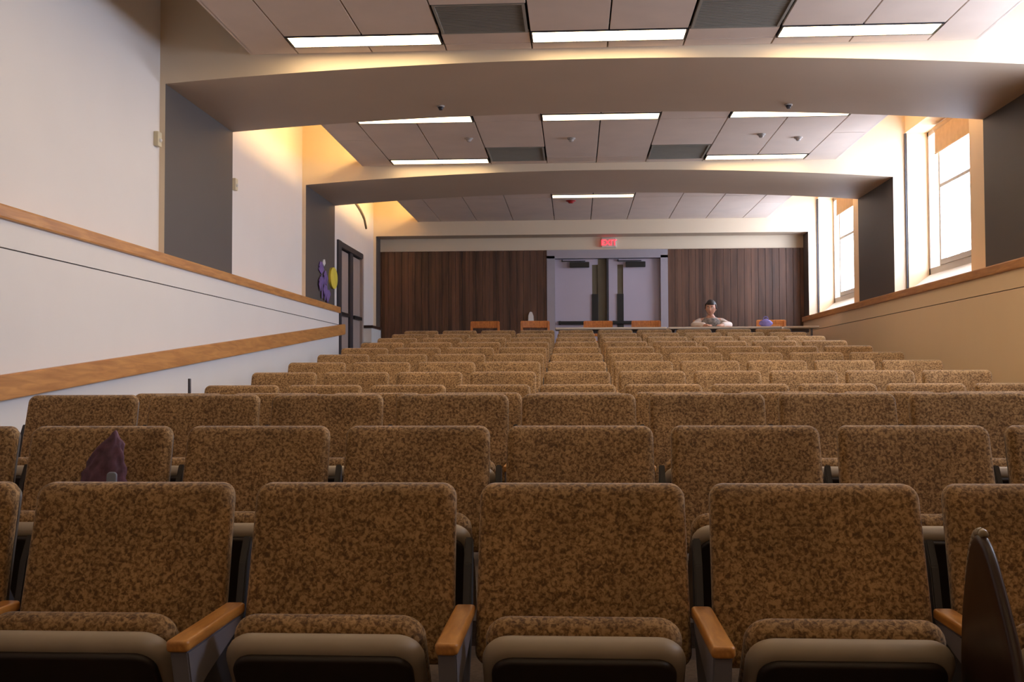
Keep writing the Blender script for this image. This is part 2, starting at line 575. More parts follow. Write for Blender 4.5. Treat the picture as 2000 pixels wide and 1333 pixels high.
# sloped handrail board
hr = empty('handrail', (-3.30, 10.4, 0.7 + H * 0))
hr.location = (-3.30, 10.4, H)
def rail_z(y): return 0.033 + (y - 5.95) * (0.773 - 0.033) / 9.0
bb = MB()
y0_, y1_ = -1.0, 15.08
bb.prism([(y0_ - 10.4, rail_z(y0_) - 0.145), (y1_ - 10.4, rail_z(y1_) - 0.145), (y1_ - 10.4, rail_z(y1_)), (y0_ - 10.4, rail_z(y0_))], 'x', 0.035, 0.075, M['oak'], bev=0.006)
bb.build('rail_board', None, hr)
for yy in (-0.5, 2.0, 4.5, 7.0, 9.5, 12.0, 14.5):
    z = rail_z(yy) - 0.07
    MB().cyl((-0.002, yy - 10.4, z), (0.037, yy - 10.4, z), 0.02, 0.02, M['greymetal']).build('bracket', None, hr)
tag(hr, 'broad oak handrail board climbing along the white left wall', 'handrail')

# ---- windows
def window(i, y0, y1):
    root = empty('window_%d' % i, (GLX, (y0 + y1) / 2, WZ0))
    ym = (y0 + y1) / 2
    def bx(name, ya, yb, za, zb, xa=-0.03, xb=0.03, mat=M['winframe'], par=None, bev=0.004):
        return MB().box(xa, xb, ya - ym, yb - ym, za + H - WZ0, zb + H - WZ0, mat, bev=bev).build(name, None, par or root)
    mull = y1 - 0.40
    fr = MB()
    def q(ya, yb, za, zb, xa=-0.035, xb=0.035):
        fr.box(xa, xb, ya - ym, yb - ym, za + H - WZ0, zb + H - WZ0, M['winframe'], bev=0.004)
    q(y0, y0 + 0.06, 1.03, 3.0); q(y1 - 0.05, y1, 1.03, 3.0)
    q(y0, y1, 1.03, 1.33); q(y0, y1, 2.94, 3.0)
    q(mull - 0.035, mull + 0.02, 1.33, 2.94)
    q(y0 + 0.06, mull - 0.035, 2.25, 2.29)
    q(y0 + 0.06, mull - 0.035, 1.33, 1.395, -0.045, 0.045)
    for yy in (mull - 0.62,):
        q(yy - 0.008, yy + 0.008, 1.395, 2.25, -0.015, 0.015)
    fr.build('window_frame', None, root)
    bx('window_pane', y0 + 0.06, mull - 0.035, 1.395, 2.25, 0.0, 0.006, M['glass'], bev=0)
    bx('window_pane', y0 + 0.06, mull - 0.035, 2.29, 2.94, 0.0, 0.006, M['glass'], bev=0)
    bx('window_pane', mull + 0.02, y1 - 0.05, 1.33, 2.94, 0.0, 0.006, M['glass'], bev=0)
    # sloped white sill
    s = MB()
    s.prism([(-0.30, 0.0), (-0.04, 0.0), (-0.04, 0.22), (-0.30, 0.02)], 'y', y0 - ym + 0.001, y1 - ym - 0.001, M['white'])
    s.build('window_sill', None, root)
    # roller blind pulled part-way
    bl = MB()
    bl.box(-0.085, -0.081, y0 + 0.07 - ym, mull - 0.03 - ym, 2.65 + H - WZ0, 2.93 + H - WZ0, M['blind'])
    bl.cyl((-0.075, y0 + 0.07 - ym, 2.95 + H - WZ0), (-0.075, mull - 0.03 - ym, 2.95 + H - WZ0), 0.03, 0.03, M['blind'])
    bl.cyl((-0.083, y0 + 0.07 - ym, 2.65 + H - WZ0), (-0.083, mull - 0.03 - ym, 2.65 + H - WZ0), 0.009, 0.009, M['blind'])
    bl.build('roller_blind', None, root)
    # dark edge trim at the far jamb
    MB().box(-0.312, -0.296, y1 - 0.028 - ym, y1 - 0.001 - ym, 0.001, 1.96, M['darktrim']).build('edge_trim', None, root)
    root['kind'] = 'structure'
    root['label'] = ['tall window of the front bay, out of frame', 'tall window in the near bay, out of frame', 'tall right window with a half drawn tan blind', 'farthest tall window by the rear wall'][i - 1]
    root['category'] = 'window'
    # daylight portal in the opening
    ld = bpy.data.lights.new('sky_portal', 'AREA')
    ld.shape = 'RECTANGLE'
    ld.size = y1 - y0
    ld.size_y = 1.95
    ld.cycles.is_portal = True
    lo = bpy.data.objects.new('sky_portal', ld)
    COL.objects.link(lo)
    lo.location = (GLX + 0.08, ym, (WZ0 + WZ1) / 2)
    lo.rotation_euler = Matrix(((0, 0, 1), (1, 0, 0), (0, 1, 0))).to_euler()
for i, (a, b_) in enumerate(WIN):
    window(i + 1, a, b_)

# ---- suspended panel ceiling
CX = [-2.925, -2.54, -1.925, -1.31, -0.61, 0.0, 0.61, 1.31, 1.925, 2.54, 2.925]
def cloud(idx, y0, y1, light_rows, vent_rows, label):
    """light_rows: list of (yc, [columns]); vent_rows: (ya, yb, [which])"""
    b = MB()
    holes = []
    for (yc, cols) in light_rows:
        for c in cols:
            holes.append((c - 0.61, c + 0.61, yc - 0.14, yc + 0.14))
    for (ya, yb, cols) in vent_rows:
        for c in cols:
            holes.append((c - 0.35, c + 0.35, ya, yb))
    # y cuts per column
    for ci in range(len(CX) - 1):
        xa, xb = CX[ci], CX[ci + 1]
        cuts = {y0, y1}
        for (yc, cols) in light_rows:
            cuts |= {yc - 0.14, yc + 0.14}
        if ci in (3, 6):
            for (ya, yb, _c) in vent_rows:
                cuts |= {ya, yb}
            for (yc, cols) in light_rows:
                cuts -= {yc - 0.14}
        if ci in (0, 9):
            cuts = {y0, (y0 + y1) / 2, y1}
        ys = sorted(cuts)
        for ya, yb in zip(ys, ys[1:]):
            if yb - ya < 0.03:
                continue
            xm, ym = (xa + xb) / 2, (ya + yb) / 2
            if any(h[0] < xm < h[1] and h[2] < ym < h[3] for h in holes):
                continue
            g = 0.006
            b.box(XC + xa + g, XC + xb - g, ya + g, yb - g, ZT, ZT + 0.025, M['tile'], bev=0.002)
    # carcase above panels
    b.box(XC - 2.915, XC + 2.915, y0 + 0.005, y1 - 0.005, ZT + 0.075, ZT + 0.10, M['void'], face_mats={'+z': M['tile']})
    for sx in (-1, 1):
        b.box(XC + sx * 2.925 - 0.012, XC + sx * 2.925 + 0.012, y0, y1, ZT, ZT + 0.10, M['tile'])
    return struct(b.build('ceiling_%d' % idx), label, 'ceiling')
c3 = [-1.925, 0.0, 1.925]
v2 = [-0.96, 0.96]
cloud(1, Y0B, Y1A - 0.0, [(6.2, c3), (8.42, c3)], [(7.65, 8.30, v2)], 'suspended pale panel ceiling of the nearest bay')
cloud(2, Y1B, Y2A, [(11.05, c3), (13.20, [-1.925, 1.925])], [(12.45, 13.25, v2)], 'suspended pale panel ceiling between the two arched beams')
cloud(3, Y2B, Y3, [(15.87, [0.0])], [], 'suspended pale panel ceiling of the rear bay')
cloud(4, YN, Y0A, [(1.5, c3), (3.7, c3)], [], 'suspended panel ceiling above the first rows, out of frame')
cloud(5, YF, YM, [(-3.2, c3), (-1.2, c3)], [], 'suspended panel ceiling behind the viewer')

def make_light(weak=False, dmat=None):
    root = empty('ceiling_light')
    fr = MB()
    for (xa, xb, ya, yb) in [(-0.605, 0.605, -0.135, -0.122), (-0.605, 0.605, 0.122, 0.135), (-0.605, -0.592, -0.122, 0.122), (0.592, 0.605, -0.122, 0.122)]:
        fr.box(xa, xb, ya, yb, -0.006, 0.05, M['darktrim'])
    fr.box(-0.605, 0.605, -0.135, 0.135, 0.05, 0.07, M['white'])
    fr.build('light_frame', None, root)
    MB().box(-0.592, 0.592, -0.122, 0.122, -0.002, 0.02, dmat or M['lampdim' if weak else 'lamp']).build('light_diffuser', None, root)
    return root
LBL = {
    (1, 0): 'bright strip light left of the grey vents, above the nearest arched beam',
    (1, 1): 'bright middle strip light above the nearest arched beam',
    (1, 2): 'bright strip light right of the grey vents, above the nearest arched beam',
    (2, 0): 'strip light half hidden by the nearest beam, left one',
    (2, 1): 'middle strip light just under the nearest arched beam',
    (2, 2): 'strip light half hidden by the nearest beam, right one',
    (3, 0): 'left strip light just in front of the second arched beam',
    (3, 2): 'right strip light just in front of the second arched beam',
    (4, 1): 'single strip light of the rear bay above the red alarm',
}
first = make_light()
firstw = make_light(True)
used = [False, False]
def put_light(x, y, label, weak=False, group='warm strip lights set in the panel ceiling'):
    src = firstw if weak else first
    o = src if not used[weak] else copy_tree(src)
    used[weak] = True
    o.location = (XC + x, y, ZT)
    tag(o, label, 'ceiling light', group)
for k, (yy, cols) in enumerate([(8.42, c3), (11.05, c3), (13.20, c3), (15.87, [0.0])]):
    for x in cols:
        ci = c3.index(x)
        if (k + 1, ci) in LBL:
            put_light(x, yy, LBL[(k + 1, ci)], weak=(k > 0))
M['lampfill'] = emit('lamp_fill_front', WARM, LAMP * 0.30)  # added fill glow for the unseen front strips, brightens the near rows
firsto = make_light(True, M['lampfill'])
for yy in (6.2, 3.7, 1.5, -1.2, -3.2):
    for x in c3:
        if yy < 6:
            o = firsto if (yy == 3.7 and x < 0 and x < -1) else copy_tree(firsto)
            o.location = (XC + x, yy, ZT)
            tag(o, 'added fill light in the panel ceiling over the front of the hall, outside the picture', 'ceiling light', 'added fill lights outside the picture')
            continue
        put_light(x, yy, 'strip light in the panel ceiling over the front of the hall, outside the picture', group='strip lights outside the picture')

# vents
def make_vent(dep):
    root = empty('ceiling_vent')
    b = MB()
    b.box(-0.335, 0.335, -dep / 2, -dep / 2 + 0.02, -0.004, 0.03, M['vent'])
    b.box(-0.335, 0.335, dep / 2 - 0.02, dep / 2, -0.004, 0.03, M['vent'])
    b.box(-0.335, -0.315, -dep / 2 + 0.02, dep / 2 - 0.02, -0.004, 0.03, M['vent'])
    b.box(0.315, 0.335, -dep / 2 + 0.02, dep / 2 - 0.02, -0.004, 0.03, M['vent'])
    b.build('vent_frame', None, root)
    g = MB()
    g.box(-0.315, 0.315, -dep / 2 + 0.02, dep / 2 - 0.02, 0.02, 0.03, M['vent'])
    n = 22
    for i in range(n):
        y = -dep / 2 + 0.03 + (dep - 0.06) * i / (n - 1)
        g.box(-0.315, 0.315, y - 0.004, y + 0.004, 0.002, 0.02, M['vent'])
    g.build('vent_grille', None, root)
    return root
vv = make_vent(0.64)
for i, (x, y, lab) in enumerate([(-0.96, 7.975, 'large grey ceiling vent left of the middle bright strip light'), (0.96, 7.975, 'large grey ceiling vent right of the middle bright strip light')]):
    o = vv if i == 0 else copy_tree(vv)
    o.location = (XC + x, y, ZT)
    tag(o, lab, 'ceiling vent', 'grey vents in the nearest ceiling bay')
v3 = make_vent(0.78)
for i, (x, y, lab) in enumerate([(-0.96, 12.85, 'grey vent between the beams, left of the middle panels'), (0.96, 12.85, 'grey vent between the beams, right of the middle panels')]):
    o = v3 if i == 0 else copy_tree(v3)
    o.location = (XC + x, y, ZT)
    tag(o, lab, 'ceiling vent', 'grey vents between the arched beams')

# sprinklers / detectors
def disc(name, x, y, z, r, mat, label, cat, group=None):
    root = empty(name, (x, y, z))
    MB().cyl((0, 0, -0.012), (0, 0, 0.0), r, r * 1.1, M['winframe'] if mat is not M['red'] else M['red']).build('base_plate', None, root)
    MB().cyl((0, 0, -0.04), (0, 0, -0.012), r * 0.45, r * 0.8, mat).build('sensor_head', None, root)
    tag(root, label, cat, group)
def arcz(x, crown=2.60, cor=2.464):
    t = (x - XL) / (XR - XL)
    return H + cor + (crown - cor) * (1 - (2 * t - 1) ** 2)
disc('sprinkler', -1.25, 10.06, arcz(-1.25), 0.035, M['darktrim'], 'small dark sprinkler under the nearest arched beam, left of centre', 'sprinkler', 'sprinklers under the nearest beam')
disc('sprinkler', 2.01, 10.2, arcz(2.01), 0.035, M['darktrim'], 'small dark sprinkler under the nearest arched beam, right of centre', 'sprinkler', 'sprinklers under the nearest beam')
for x, y, lab in [(-0.03, 12.03, 'small detector on the middle ceiling panel between the beams'), (-1.17, 11.95, 'small detector above the left strip light between the beams'), (2.06, 11.97, 'left one of two small detectors above the right strip light'), (2.5, 12.16, 'right one of two small detectors above the right strip light')]:
    disc('ceiling_detector', x, y, ZT, 0.045, M['winframe'], lab, 'detector', 'small detectors between the beams')
disc('fire_alarm', -0.05, 16.27, ZT, 0.07, M['red'], 'small red fire alarm on the rear bay ceiling', 'alarm')

# cove strips lying on the panel edge
def cove(x0, x1, y0, y1, label, mt='cove'):
    root = empty('cove_light', ((x0 + x1) / 2, (y0 + y1) / 2, ZT + 0.10))
    w_, l_ = (x1 - x0) / 2, (y1 - y0) / 2
    MB().box(-w_, w_, -l_, l_, 0.0, 0.012, M['white']).build('tray', None, root)
    MB().cyl((0, -l_ + 0.02, 0.028), (0, l_ - 0.02, 0.028), 0.016, 0.016, M[mt]).build('tube', None, root)
    tag(root, label, 'cove light', 'strips on the ceiling panel edges')
cove(XC - 2.90, XC - 2.82, 10.7, 13.2, 'warm strip hidden on the left panel edge between the arched beams')
cove(XC - 2.90, XC - 2.82, 15.3, 18.0, 'warm strip hidden on the left panel edge of the rear bay')
cove(XC + 2.82, XC + 2.90, 15.3, 18.0, 'warm strip hidden on the right panel edge of the rear bay', 'coveweak')
cove(XC + 2.82, XC + 2.90, 10.7, 13.2, 'warm strip hidden on the right panel edge between the arched beams', 'coveweak')

# ---- rear double doors
def leaf(n, x0, x1, latch_right):
    root = empty('door_%d' % n, ((x0 + x1) / 2, YW + 0.06, PLAT))
    w_ = x1 - x0
    hgt = DZ - PLAT - 0.05
    d = MB()
    s = 1 if latch_right else -1
    lx = s * (w_ / 2 - 0.20)      # vision strip centre
    lw2 = 0.05
    a, b2 = lx - lw2, lx + lw2
    d.box(-w_ / 2, a, -0.022, 0.022, 0.005, hgt, M['door'])
    d.box(b2, w_ / 2, -0.022, 0.022, 0.005, hgt, M['olive'] if latch_right else M['door'])
    d.box(a, b2, -0.022, 0.022, hgt - 0.10, hgt, M['door'])
    d.box(a, b2, -0.022, 0.022, 0.005, 0.9, M['door'])
    d.build('door_leaf', None, root)
    MB().box(a, b2, -0.006, 0.006, 1.50, hgt - 0.10, M['olive']).build('door_window', None, root)
    MB().box(a - 0.005, b2 + 0.005, -0.04, -0.006, 0.9, 1.50, M['black'], bev=0.004).build('lock_plate', None, root)
    c = MB()
    cx = -s * 0.02
    c.box(cx - 0.17, cx + 0.17, -0.10, -0.022, hgt - 0.15, hgt - 0.055, M['black'], bev=0.01)
    c.box(cx - 0.30, cx + 0.1, -0.06, -0.045, hgt - 0.045, hgt - 0.03, M['black'])
    c.box(cx - 0.31, cx - 0.29, -0.06, 0.0, hgt - 0.045, hgt - 0.01, M['black'])
    c.build('door_closer', None, root)
    p = MB()
    p.box(-w_ / 2 + 0.06, w_ / 2 - 0.06, -0.075, -0.045, 0.975, 1.03, M['black'], bev=0.008)
    p.box(-w_ / 2 + 0.06, -w_ / 2 + 0.10, -0.045, -0.022, 0.97, 1.035, M['black'])
    p.box(w_ / 2 - 0.10, w_ / 2 - 0.06, -0.045, -0.022, 0.97, 1.035, M['black'])
    p.build('push_bar', None, root)
    tag(root, ['', 'left leaf of the pale rear double door', 'right leaf of the pale rear double door'][n], 'door', None, 'structure')
leaf(1, DX0 + 0.05, 0.552, True)
leaf(2, 0.588, DX1 - 0.05, False)
df = MB()
df.box(-0.478, DX0 + 0.048, YW - 0.06, YW + 0.10, PLAT, DZ, M['doorframe'])
df.box(DX1 - 0.048, 1.60, YW - 0.06, YW + 0.10, PLAT, DZ, M['doorframe'])
df.box(-0.478, 1.60, YW - 0.06, YW + 0.10, DZ - 0.044, 2.23 + H, M['doorframe'])
df.box(0.553, 0.587, YW - 0.01, YW + 0.12, PLAT, DZ - 0.045, M['darktrim'])
df.box(DX0 + 0.02, DX1 - 0.02, YW + 0.11, YW + 0.14, PLAT, DZ, M['void'])
struct(df.build('trim_14'), 'pale frame round the rear double doors', 'door frame')

# ---- side doors in the left wall of the last bay
for n, (a, b_) in enumerate([(DL0 + 0.22, 16.36), (16.60, DL1 - 0.12)]):
    root = empty('door_%d' % (n + 3), (WL - 0.05, (a + b_) / 2, PLAT))
    hw = (b_ - a) / 2
    MB().box(-0.02, 0.02, -hw, hw, 0.005, DLZ - PLAT - 0.10, M['sidedoor'], bev=0.003).build('door_leaf', None, root)
    MB().box(0.021, 0.07, -hw + 0.05, hw - 0.05, 0.98, 1.03, M['black'], bev=0.006).build('push_bar', None, root)
    tag(root, ['near leaf of the side doors in the left wall', 'far leaf of the side doors in the left wall'][n], 'door', None, 'structure')
sf = MB()
sf.box(WL - 0.12, WL + 0.03, DL0, DL0 + 0.21, PLAT, DLZ, M['darktrim'])
sf.box(WL - 0.12, WL + 0.0, 16.37, 16.59, PLAT, DLZ - 0.08, M['darktrim'])
sf.box(WL - 0.12, WL + 0.01, DL1 - 0.11, DL1, PLAT, DLZ, M['sidedoor'])
sf.box(WL - 0.12, WL + 0.02, DL0 + 0.21, DL1 - 0.11, DLZ - 0.08, DLZ, M['darktrim'])
sf.box(WL - 0.2, WL - 0.13, DL0, DL1, PLAT, DLZ, M['void'])
struct(sf.build('trim_15'), 'dark frame round the side doors', 'door frame')
# curved moulding above the side doors
cm = MB()
pts = []
for i in range(17):
    t = i / 16
    y = 15.1 + 2.45 * t
    z = H + 2.475 + 0.36 * math.sqrt(max(0, 1 - t ** 2)) - 0.0
    pts.append((y, z))
for (ya, za), (yb, zb) in zip(pts, pts[1:]):
    cm.prism([(ya, za), (yb, zb), (yb, zb + 0.035), (ya, za + 0.035)], 'x', WL - 0.01, WL + 0.03, M['olive'])
struct(cm.build('trim_16'), 'thin curved dark moulding above the side doors', 'moulding')

# =================================================================== EXIT SIGN
ex = empty('exit_sign', (0.593, YW - 0.001, 2.272 + H))
MB().box(-0.125, 0.125, -0.05, 0.0, 0.0, 0.16, M['white'], bev=0.006).build('sign_housing', None, ex)
MB().box(-0.115, 0.115, -0.054, -0.050, 0.01, 0.15, M['exitface']).build('sign_face', None, ex)
ft = bpy.data.curves.new('exit_text', 'FONT')
ft.body = 'EXIT'
ft.align_x = 'CENTER'
ft.size = 0.135
ft.extrude = 0.002
to = bpy.data.objects.new('exit_lettering', ft)
COL.objects.link(to)
to.rotation_euler = (PI / 2, 0, 0)
to.location = (0, -0.057, 0.044)
ft.materials.append(M['exitred'])
dg_ = bpy.context.evaluated_depsgraph_get()
tme = bpy.data.meshes.new_from_object(to.evaluated_get(dg_))
tob = bpy.data.objects.new('exit_lettering', tme)
COL.objects.link(tob)
tob.rotation_euler = (PI / 2, 0, 0)
tob.location = (0, -0.057, 0.034)
bpy.data.objects.remove(to)
tob.name = 'exit_lettering'
tob.parent = ex
tag(ex, 'glowing red EXIT sign above the rear double doors', 'exit sign')

# wall sensors
for y, z, lab in [(8.64, 1.98, 'small cream sensor box on the white wall before the nearest left pier'), (10.66, 1.97, 'small cream sensor box on the white wall just behind the nearest left pier')]:
    r0 = empty('wall_sensor', (WL, y, z + H))
    MB().box(0.0, 0.04, -0.04, 0.04, -0.06, 0.06, M['creamplastic'], bev=0.006).build('sensor_case', None, r0)
    MB().sphere((0.04, 0, -0.01), 0.018, M['white']).build('sensor_lens', None, r0)
    tag(r0, lab, 'sensor', 'cream boxes on the left wall')

# dispenser on the walnut boards
dp = empty('soap_dispenser', (-0.757, YW - 0.045, 0.97 + H))
pr = MB()
pr.prism([(-0.05, 0), (0.05, 0), (0.045, 0.12), (0.02, 0.19), (-0.02, 0.19), (-0.045, 0.12)], 'y', -0.07, 0.0, M['white'], bev=0.006)
pr.build('dispenser_body', None, dp)
MB().box(-0.02, 0.02, -0.065, -0.02, -0.02, 0.0, M['black']).build('nozzle', None, dp)
tag(dp, 'small white dispenser mounted on the walnut boards left of the rear doors', 'dispenser')

# decoration on the second left pier
dr = empty('paper_decoration', (XL, 14.33, 1.40 + H))
for k in range(9):
    ang = 0.5 + k * 0.7
    rr_ = 0.04 + 0.02 * (k % 3)
    cy_, cz_ = 0.26 * math.cos(ang * 2.1) * (0.5 + 0.05 * k), 0.18 - 0.05 * k
    b = MB()
    b.prism([(cy_ - rr_ * 2, cz_ - 0.02), (cy_, cz_ - 0.05 - 0.01 * k), (cy_ + rr_ * 2, cz_), (cy_ + rr_, cz_ + 0.05), (cy_ - rr_, cz_ + 0.04)], 'x', 0.001 + 0.002 * k, 0.012 + 0.002 * k, M['violet'] if k != 0 else M['white'])
    b.build('paper_piece', None, dr)
for k, yy in enumerate((-0.14, 0.02, 0.14)):
    MB().prism([(yy, 0.0), (yy + 0.05, 0.0), (yy + 0.09, -0.30 - 0.03 * k), (yy + 0.03, -0.32)], 'x', 0.02, 0.024, M['violet']).build('streamer', None, dr)
tag(dr, 'purple paper streamers pinned to the second left pier', 'decoration')
yd = empty('yellow_disc', (XL, 14.92, 1.42 + H))
yb_ = MB()
n = 28
yb_.prism([(0.22 * math.cos(2 * PI * i / n), 0.15 * math.sin(2 * PI * i / n)) for i in range(n)], 'x', 0.0, 0.03, M['yellow'])
yb_.build('disc_face', None, yd)
tag(yd, 'round yellow paper disc on the second left pier beside purple streamers', 'decoration')

# =================================================================== SEATS
SW = 0.55
def seat_proto():
    root = empty('auditorium_seat')
    # backrest: leans back, slightly flared towards the bottom, shallow hollow
    def fback(dz=0.0, yoff=0.0):
        def fn(u, v, d):
            z = 0.645 + v
            lean = -0.115 * (0.85 - z) / 0.43
            flare = 1.0 + 0.022 * (0.85 - z) / 0.4
            hollow = 0.020 * (1 - (2 * u / 0.5) ** 2)
            return Vector((u * flare, lean + d + hollow + yoff, z))
        return fn
    b = MB()
    slab(b, 0.490, 0.41, 0.068, 0.034, 0.026, M['fabric'], bulge=0.010, fn=fback(yoff=0.0))
    b.build('backrest', None, root)
    b = MB()
    slab(b, 0.470, 0.385, 0.018, 0.030, 0.008, M['shell'], fn=fback(yoff=0.0430))
    b.build('back_shell', None, root)
    # folded-up seat: tilted, cushion faces the backrest
    tilt = math.radians(36)
    ct, st = math.cos(tilt), math.sin(tilt)
    def fseat(off):
        def fn(u, v, d):
            # v up along the pan, d depth (towards +y)
            base = Vector((0, -0.230, 0.408))
            y = -v * st + (d + off) * ct
            z = v * ct + (d + off) * st
            return base + Vector((u, y, z))
        return fn
    b = MB()
    slab(b, 0.420, 0.40, 0.060, 0.055, 0.026, M['fabric'], fn=fseat(0.030), bulge=0.0)
    b.build('seat_cushion', None, root)
    b = MB()
    slab(b, 0.428, 0.408, 0.052, 0.060, 0.024, M['rim'], fn=fseat(-0.024))
    b.build('seat_rim', None, root)
    b = MB()
    slab(b, 0.385, 0.365, 0.020, 0.045, 0.008, M['pan'], fn=fseat(-0.056), bulge=0.004)
    b.build('seat_pan', None, root)
    return root

def make_standard(x):
    s = MB()
    s.prism([(-0.25, 0.0), (-0.02, 0.0), (-0.05, 0.05), (-0.085, 0.40), (0.0, 0.52), (0.015, 0.70), (0.005, 0.72), (-0.03, 0.66), (-0.06, 0.55), (-0.40, 0.55), (-0.42, 0.52), (-0.34, 0.43), (-0.17, 0.36), (-0.165, 0.05)], 'x', x - 0.010, x + 0.010, M['metal'], bev=0.003)
    return s
def make_bracket(x):
    s = MB()
    s.prism([(-0.455, 0.549), (-0.075, 0.549), (-0.12, 0.52), (-0.33, 0.47), (-0.42, 0.44)], 'x', x - 0.019, x + 0.019, M['greymetal'], bev=0.003)
    return s
def make_arm(x):
    a = MB()
    def fn(u, v, d):
        return Vector((x + u, -0.275 + v, 0.562 + d))
    slab(a, 0.048, 0.39, 0.024, 0.012, 0.007, M['oakarm'], fn=fn)
    return a

proto = seat_proto()
make_standard(-SW / 2).build('standard', None, proto)
make_bracket(-SW / 2).build('arm_bracket', None, proto)
make_arm(-SW / 2).build('armrest', None, proto)
end_std = make_standard(SW / 2).build('standard', None, proto)
end_brk = make_bracket(SW / 2).build('arm_bracket', None, proto)
end_arm = make_arm(SW / 2).build('armrest', None, proto)
END = (end_std, end_brk, end_arm)
base_kids = [k for k in kids(proto) if k not in END]

def new_seat(last):
    c = proto.copy()
    COL.objects.link(c)
    for k in base_kids + (list(END) if last else []):
        d = k.copy()
        COL.objects.link(d)
        d.parent = c
    return c

ORD = ['first', 'second', 'third', 'fourth', 'fifth', 'sixth', 'seventh', 'eighth', 'ninth', 'tenth', 'eleventh', 'twelfth', 'thirteenth']
X0 = -0.2603
VIS = {0: (2, 6), 1: (1, 7), 2: (0, 8), 3: (0, 8)}   # seats at least partly inside the frame in each row
for ri, (Y, z) in enumerate(ROWS):
    lo_, hi_ = VIS.get(ri, (0, 9))
    for si in range(10):
        x = X0 - 4 * SW + SW / 2 + si * SW
        s = new_seat(si == 9)
        s.location = (x, Y, z)
        if ri <= 3:
            if si < lo_ or si > hi_:
                tag(s, 'tan speckled folding seat of the %s row, beyond the %s edge of the picture' % (ORD[ri], 'left' if si < lo_ else 'right'), 'auditorium seat', 'seats outside the picture')
                continue
            pos = '%s from the left edge of the picture' % ORD[si - lo_]
            row = ['nearest row', 'second row', 'third row', 'fourth row'][ri]
            extra = ''
            if ri == 0 and si == 6:
                pos = 'with upright dark writing tablet, at right edge'
            lab = 'tan speckled folding seat, %s, %s' % (row, pos)
            if ri == 0 and si == 6:
                lab = 'tan speckled folding seat of the nearest row with an upright dark writing tablet'
            if ri == 1 and si == 1:
                lab = 'tan speckled folding seat of the second row with a purple pouch on it'
            tag(s, lab, 'auditorium seat', 'seats of the %s' % row)
        else:
            if si < 5:
                pos = ('leftmost' if si == 0 else ORD[si] + ' from left end')
            else:
                pos = ('rightmost' if si == 9 else ORD[9 - si] + ' from right end')
            row = '%s row from the front' % ORD[ri] if ri < 12 else 'rearmost row'
            tag(s, 'tan speckled folding seat, %s, %s' % (row, pos), 'auditorium seat', 'seats of the %s' % row)
        if ri == 0 and si == 6:
            # writing tablet folded down beside the arm
            tb = MB()
            ol = [(-0.150, -0.50), (0.185, -0.50), (0.205, -0.36), (0.195, -0.18), (0.165, -0.06), (0.10, 0.06), (0.045, 0.145), (0.0, 0.170), (-0.04, 0.150), (-0.085, 0.06), (-0.125, -0.06), (-0.148, -0.22)]
            cxm, cym = 0.02, -0.18
            def outl(ins):
                k = 1 - ins / 0.18
                return [((u - cxm) * k, (v - cym) * k) for (u, v) in smooth_ol]
            def chaik(p):
                q = []
                for i in range(len(p)):
                    a, c = p[i], p[(i + 1) % len(p)]
                    q += [(a[0] * .75 + c[0] * .25, a[1] * .75 + c[1] * .25), (a[0] * .25 + c[0] * .75, a[1] * .25 + c[1] * .75)]
                return q
            smooth_ol = chaik(chaik(ol))
            zt_ = H - 0.456 - z
            def fnt(u, v, d):
                u, v = u + cxm, v + cym
                return Vector((0.805 - x + d - 0.03 * (v + 0.1), 2.195 - Y - u * 0.93, zt_ + 0.9 * v))
            slab(tb, 0.30, 0.30, 0.022, 0.1, 0.010, M['tablet'], fn=fnt, outline=outl)
            tbo = tb.build('writing_tablet', None, s)
            tbo['label'] = 'dark brown pointed writing tablet standing upright'
            er_ = MB()
            seg = [p for p in smooth_ol if p[1] > 0.02 and p[0] < 0.02]
            seg.sort(key=lambda p: p[0])
            for a, c in zip(seg, seg[1:]):
                er_.cyl(fnt(a[0] - cxm, a[1] - cym + 0.004, 0.0), fnt(c[0] - cxm, c[1] - cym + 0.004, 0.0), 0.009, 0.009, M['tabletrim'], seg=8)
            ero = er_.build('worn_edge', None, tbo)
            MB().cyl((0.805 - x + 0.018, -0.38, 0.30), (0.805 - x + 0.018, -0.38, 0.54), 0.012, 0.012, M['metal']).build('tablet_arm', None, s)
        if ri == 4 and si == 0:
            ep = MB()
            ep.box(-SW / 2 - 0.040, -SW / 2 - 0.028, -0.14, -0.11, 0.45, 0.895, M['metal'], bev=0.004)
            ep.build('writing_tablet', None, s)
for o in END:
    bpy.data.objects.remove(o)
for k in base_kids:
    bpy.data.objects.remove(k)
bpy.data.objects.remove(proto)

# =================================================================== purple pouch on the second-row seat
Yr, zr = ROWS[1]
po = empty('cloth_pouch', (X0 - 4 * SW + 1.5 * SW + 0.085, Yr - 0.215, zr + 0.60))
b = bmesh.new()
bmesh.ops.create_icosphere(b, subdivisions=4, radius=1)
for v in b.verts:
    c = v.co
    t = (c.z + 1) / 2
    wd = 0.090 * (1 - t) ** 0.62 + 0.008
    nn = mnoise.noise(Vector((c.x * 3, c.y * 3, c.z * 4))) * 0.022
    v.co = Vector((c.x * (wd + nn) + 0.030 * t * t, c.y * (0.040 * (1 - 0.6 * t) + nn * 0.5) + 0.05 * t, 0.245 * t))
pm = MB()
pm.absorb(b, M['purple'], smooth=True)
pm.build('pouch_body', None, po)
pm = MB()
slab(pm, 0.034, 0.055, 0.010, 0.012, 0.004, M['paleblue'], fn=lambda u, v, d: Vector((0.052 + u, -0.030 + d + 0.10 * v, 0.085 + v)))
pm.build('patch', None, po)['label'] = 'pale blue patch'
tag(po, 'crumpled purple cloth pouch standing on the folded second row seat at left', 'pouch')

